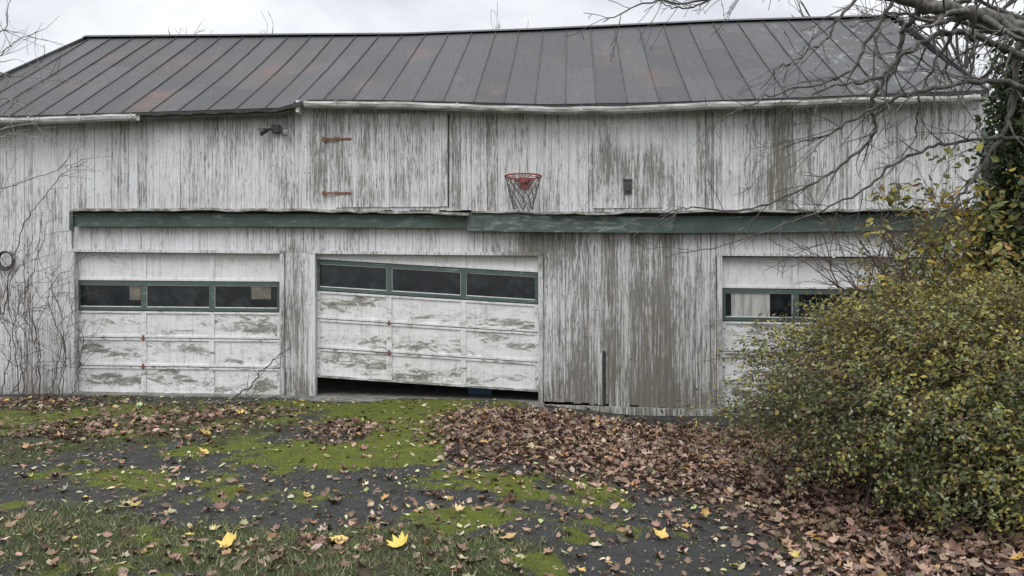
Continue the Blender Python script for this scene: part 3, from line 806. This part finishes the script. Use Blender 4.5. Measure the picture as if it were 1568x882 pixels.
pp=np.array([[*G(a,b)] for a,b in YL]);n=len(pp)
leafmesh('yellow_leaves',np.stack([pp[:,0],pp[:,1],zat(pp[:,0],pp[:,1])+.035],-1),flatn(n,.3)+np.array([0,-.15,0]),RNG.uniform(.09,.15,n),clipc(pal(n,[(.60,.42,.13),(.60,.48,.26),(.50,.31,.15)],[3,2,1],.12)),M_leaf,'maple',.5)
def blades(name,x,y,h0,h1,w,cols,wts,lean=.5):
    n=len(x);hh=RNG.uniform(h0,h1,n)
    ln=RNG.normal(0,lean,(n,3));ln[:,2]=1
    base=np.stack([x,y,zat(x,y)],-1);tip=base+ln*hh[:,None]
    dr=RNG.normal(size=(n,3));dr[:,2]=0;dr/=np.linalg.norm(dr,axis=1)[:,None]
    V=np.stack([base-dr*w,base+dr*w,tip],1).reshape(-1,3)
    C=clipc(pal(n,cols,wts,.25))
    rawmesh(name,V,np.arange(3*n).reshape(-1,3),3,M_grass,np.repeat(C,3,axis=0))
gd=lambda x,y:np.clip(grassd(x,y)-.22,0,1)**1.3*(1-.5*np.clip(leafd(x,y),0,1))
a=samp(230000,gd,-5,1,3.3,6.2);b=samp(150000,gd,-8,1,6.2,10.8)
blades('grass',np.concatenate([a[0],b[0]]),np.concatenate([a[1],b[1]]),.015,.05,.0035,[(.085,.115,.045),(.13,.165,.065),(.22,.225,.105),(.29,.26,.15)],[3,3,2,1.3],.7)
md=lambda x,y:np.clip(mossd(x,y)-.2,0,1)*(1-.5*np.clip(leafd(x,y),0,1))
a=samp(260000,md,-6,4,3.6,10.4)
blades('moss',a[0],a[1],.006,.02,.006,[(.17,.22,.025),(.27,.31,.04),(.10,.13,.02)],[3,2.5,2],.8)
# ---------- shrub
def shrub(name,cx,cy,cz,rx,ry,rz,nst,per,size,cols,wts,seed=1,basefrac=.35,lo=-.25):
    rs=np.random.default_rng(seed);e=empty(name)
    PS=[];NS=[];CS=[];SZ=[];L=[]
    for i in range(nst):
        th=rs.uniform(0,2*math.pi);ph=math.acos(rs.uniform(lo,1))
        d=np.array([math.sin(ph)*math.cos(th),math.sin(ph)*math.sin(th),math.cos(ph)])
        lump=.74+.46*float(fbm(th*2.2,ph*3.0,seed,3))+rs.normal(0,.075)
        tip=np.array([cx,cy,cz])+d*np.array([rx,ry,rz])*lump
        tip[2]=max(tip[2],float(gz(tip[0],tip[1]))+.05)
        b=np.array([cx+rs.normal(0,rx*.22)+d[0]*rx*.2,cy+rs.normal(0,ry*.22)+d[1]*ry*.2,0]);b[2]=float(gz(b[0],b[1]))
        ctl=lerp(b,tip,.55)+np.array([0,0,rz*.55])
        t=np.linspace(0,1,10)[:,None];cv=(1-t)**2*b+2*t*(1-t)*ctl+t*t*tip
        L.append((cv,np.linspace(.007,.0018,10)))
        m=int(per*rs.uniform(.5,1.3));tt=rs.uniform(basefrac,1,m)**.8;tt=tt[:,None]
        p=(1-tt)**2*b+2*tt*(1-tt)*ctl+tt*tt*tip
        p=p+rs.normal(0,.038,(m,3))
        p[:,2]=np.maximum(p[:,2],gz(p[:,0],p[:,1])+.03)
        PS.append(p);NS.append(rs.normal(0,.7,(m,3))+d*.5+np.array([0,-.1,.6]))
        ww=np.array(wts,float)
        hue=float(fbm(tip[0]*2.2,tip[1]*2.2+tip[2]*2.2,seed+7,3));rel=(tip[2]-0)/(cz+rz)
        ww=ww*np.array([1 if k>=len(wts)//2 else max(.1,3.4*(hue-.28)+rel*1.2-.5) for k in range(len(wts))])
        if rs.random()<.12: ww[-1]*=12
        c=np.array(cols)[rs.choice(len(cols),m,p=ww/ww.sum())]*(1+rs.normal(0,.25,(m,1)))*rs.uniform(.6,1.2)*(.75+.5*hue)
        CS.append(c);SZ.append(rs.uniform(size*.55,size*1.35,m))
    P_=np.concatenate(PS);N_=np.concatenate(NS);C_=clipc(np.concatenate(CS));Z_=np.concatenate(SZ)
    leafmesh('foliage',P_,N_,Z_,C_,M_fol,'small',.3,e)
    tubes('stems',L,M_vine,4,e)
OL=[(.36,.29,.065),(.30,.265,.07),(.24,.24,.07),(.16,.185,.07),(.10,.125,.05),(.27,.30,.18),(.22,.14,.07)]
shrub('yellow_green_bush',4.3,6.3,.36,2.35,1.6,1.38,1450,75,.038,OL,[2.3,3,3,3,2.4,1.2,.7],3)
shrub('yellow_green_bush',4.15,5.45,.22,1.5,.85,.85,650,70,.038,OL,[1.0,1.8,3,3.2,3.2,2.4,.7],15,lo=-.45)
shrub('yellow_green_bush',6.9,6.2,.40,1.7,1.6,1.7,400,70,.045,OL,[2,3,3,3,2,1,.5],5)
shrub('yellow_green_bush',5.3,8.3,.40,2.0,1.1,2.0,380,75,.05,OL,[3,3,2,3,2,1,1],8)
def cloud(name,blobs,size,cols,wts,dens,mat=M_fol,shape='oval'):
    PS=[]
    for px,py,d,rx,ry,n in blobs:
        c=np.array(Q(px,py,d));p=RNG.normal(0,.5,(int(n*dens),3));p=p*np.array([rx/F*d,rx/F*d*.9,ry/F*d])
        k=RNG.normal(0,.5,(max(3,n//14),3))*np.array([rx/F*d,rx/F*d*.8,ry/F*d])
        q=k[RNG.integers(0,len(k),len(p))]+RNG.normal(0,.07,(len(p),3))
        use=RNG.random(len(p))<.75;p[use]=q[use];PS.append(p+c)
    p=np.concatenate(PS);n=len(p)
    leafmesh(name,p,RNG.normal(0,.7,(n,3))+np.array([0,-.2,.6]),RNG.uniform(size*.6,size*1.3,n),clipc(pal(n,cols,wts,.25)),mat,shape,.3)
cloud('ivy_leaves',[(1556,150,7.6,34,70,1300),(1550,260,7.6,40,90,2000),(1565,380,7.5,60,70,2000),(1532,330,7.6,36,60,900),(1600,60,7.5,40,60,900),(1530,410,7.5,40,40,700)],.07,[(.04,.06,.025),(.07,.095,.04),(.13,.15,.06)],[3,3,1.2],1)
cloud('climbing_vine_leaves',[(1480,400,7.3,90,50,520),(1410,290,7.3,50,40,60),(1450,250,7.3,60,60,50),(1390,460,7.2,110,34,420),(1500,330,7.3,60,50,220),(1320,480,7.0,60,26,160),(1440,350,7.3,60,50,140),(1380,300,7.3,25,10,22)],.08,[(.46,.35,.08),(.31,.28,.09),(.17,.19,.07),(.32,.20,.09)],[1.7,3,3.4,1.2],1)
T=[]
for k in range(44):
    px=random.uniform(1300,1600);b=Q(px,random.uniform(470,560),7.3)
    grow(b,Vector((random.gauss(-.2,.4),random.gauss(0,.3),1)),random.uniform(.6,1.6),.009,2,T,.12,-.2,3,.09,.3,(.3,.9),.0028)
tubes('climbing_vine_stems',T,M_vine,4)
T=[]
for k in range(26):
    a=random.uniform(-1.3,1.3);d=random.uniform(45,60);p=Vector((math.sin(a)*d,math.cos(a)*d,-.3))
    grow(p,Vector((0,0,1)),random.uniform(5,7),.16,3,T,.06,.05,.45,.7,.3,(.3,.8),.015)
tubes('distant_trees',T,M_bark,4)

# ---------- basketball hoop
hp=empty('basketball_hoop',L2W(PX(801,.38),-.38,PZ(801,270,.38)),BROT)
R=.25;L=[]
L.append(([Vector((R*math.cos(a),R*math.sin(a),0)) for a in np.linspace(0,6.2832,41)],[.012]*41))
L.append(([Vector((R*1.0*math.cos(a),R*math.sin(a),-.03)) for a in np.linspace(0,6.2832,41)],[.005]*41))
for sx in(-1,1): L.append(([Vector((sx*.10,R*.9,0)),Vector((sx*.07,.30,-.02))],[.011,.011]));L.append(([Vector((sx*.14,R*.75,0)),Vector((sx*.06,.29,-.12))],[.007,.007]))
tubes('rim',L,M_red,6,hp)
bk=MB();bk.box(-.06,.06,.275,.30,-.13,.03);bk.box(-.05,.05,.24,.274,-.05,.01);bk.obj('mounting_bracket',M_red,hp)
L=[]
nS=12
def netp(a,t):
    r=lerp(R,.14,min(1,t*1.1)**.9);return Vector((r*math.cos(a),r*math.sin(a),-.45*t-.015+.01*math.sin(5*a)*t))
for k in range(nS):
    for sg in(-1,1):
        a0=2*math.pi*k/nS
        L.append(([netp(a0+sg*t*1.55+.05*math.sin(9*t+k),t*random.uniform(.97,1.0)) for t in np.linspace(0,1,14)],[.0055]*14))
tubes('net',L,M_net,4,hp)
fl=empty('security_floodlight',L2W(PX(421,.1),-.04,PZ(421,200,.1)),BROT)
b=MB();b.box(-.06,.06,-.05,.0,-.02,.09);b.obj('junction_box',M_black,fl)
L=[]
for sx in(-1,1):
    c=Vector((sx*.05,-.06,.03));d=Vector((sx*.75,-.45,-.38)).normalized()
    L.append(([c,c+d*.07,c+d*.072,c+d*.13,c+d*.18,c+d*.185],[.015,.018,.035,.045,.06,.05]))
tubes('lamp_heads',L,M_black,14,fl)
L=[]
for sx in(-1,1):
    c=Vector((sx*.05,-.06,.03));d=Vector((sx*.75,-.45,-.38)).normalized();L.append(([c+d*.1855,c+d*.192,c+d*.194],[.05,.04,.002]))
tubes('lamp_lenses',L,M_gut,14,fl)

# ---------- world, sun, camera
SE,SR=math.radians(48),math.radians(200)
w=bpy.data.worlds.new('World');S.world=w;w.use_nodes=True;nt=w.node_tree;bg=nt.nodes['Background']
sky=nd(nt,'ShaderNodeTexSky',sky_type='NISHITA');sky.sun_disc=False;sky.sun_elevation=SE;sky.sun_rotation=SR
tc=nd(nt,'ShaderNodeTexCoord');sx=nd(nt,'ShaderNodeSeparateXYZ');nt.links.new(tc.outputs['Generated'],sx.inputs[0])
zz=mth(nt,'MAXIMUM',sx.outputs[2],0.0)
den=mth(nt,'ADD',zz,.25);cb=nd(nt,'ShaderNodeCombineXYZ')
nt.links.new(mth(nt,'DIVIDE',sx.outputs[0],den),cb.inputs[0]);nt.links.new(mth(nt,'DIVIDE',sx.outputs[1],den),cb.inputs[1])
cn=noise(nt,cb.outputs[0],1.6,6,.55,.3)
cc=mix(nt,step(nt,cn,.32,.68),(5.9,6.2,6.7),(9.2,9.3,9.5))
g=mth(nt,'MULTIPLY_ADD',step(nt,zz,.35,.95),1.25,1.0)
vm=nd(nt,'ShaderNodeVectorMath',operation='SCALE');nt.links.new(cc,vm.inputs[0]);nt.links.new(g,vm.inputs['Scale'])
fin=mix(nt,.93,sky.outputs[0],vm.outputs[0])
nt.links.new(fin,bg.inputs[0]);bg.inputs[1].default_value=.12
sl=bpy.data.lights.new('sun','SUN');sl.energy=1.3;sl.angle=math.radians(40);sl.color=(1,.97,.92)
so=bpy.data.objects.new('sun',sl);S.collection.objects.link(so)
d=Vector((math.sin(SR)*math.cos(SE),math.cos(SR)*math.cos(SE),math.sin(SE)))
so.rotation_euler=d.to_track_quat('Z','Y').to_euler()
cam=bpy.data.cameras.new('camera');cam.lens=F/1568*36;cam.sensor_width=36;cam.clip_end=2000;cam.clip_start=.05
co=bpy.data.objects.new('camera',cam);co.location=(0,0,EYE);co.rotation_euler=(math.pi/2,0,0);S.collection.objects.link(co);S.camera=co
S.view_settings.view_transform='Standard';S.view_settings.look='None';S.view_settings.exposure=0
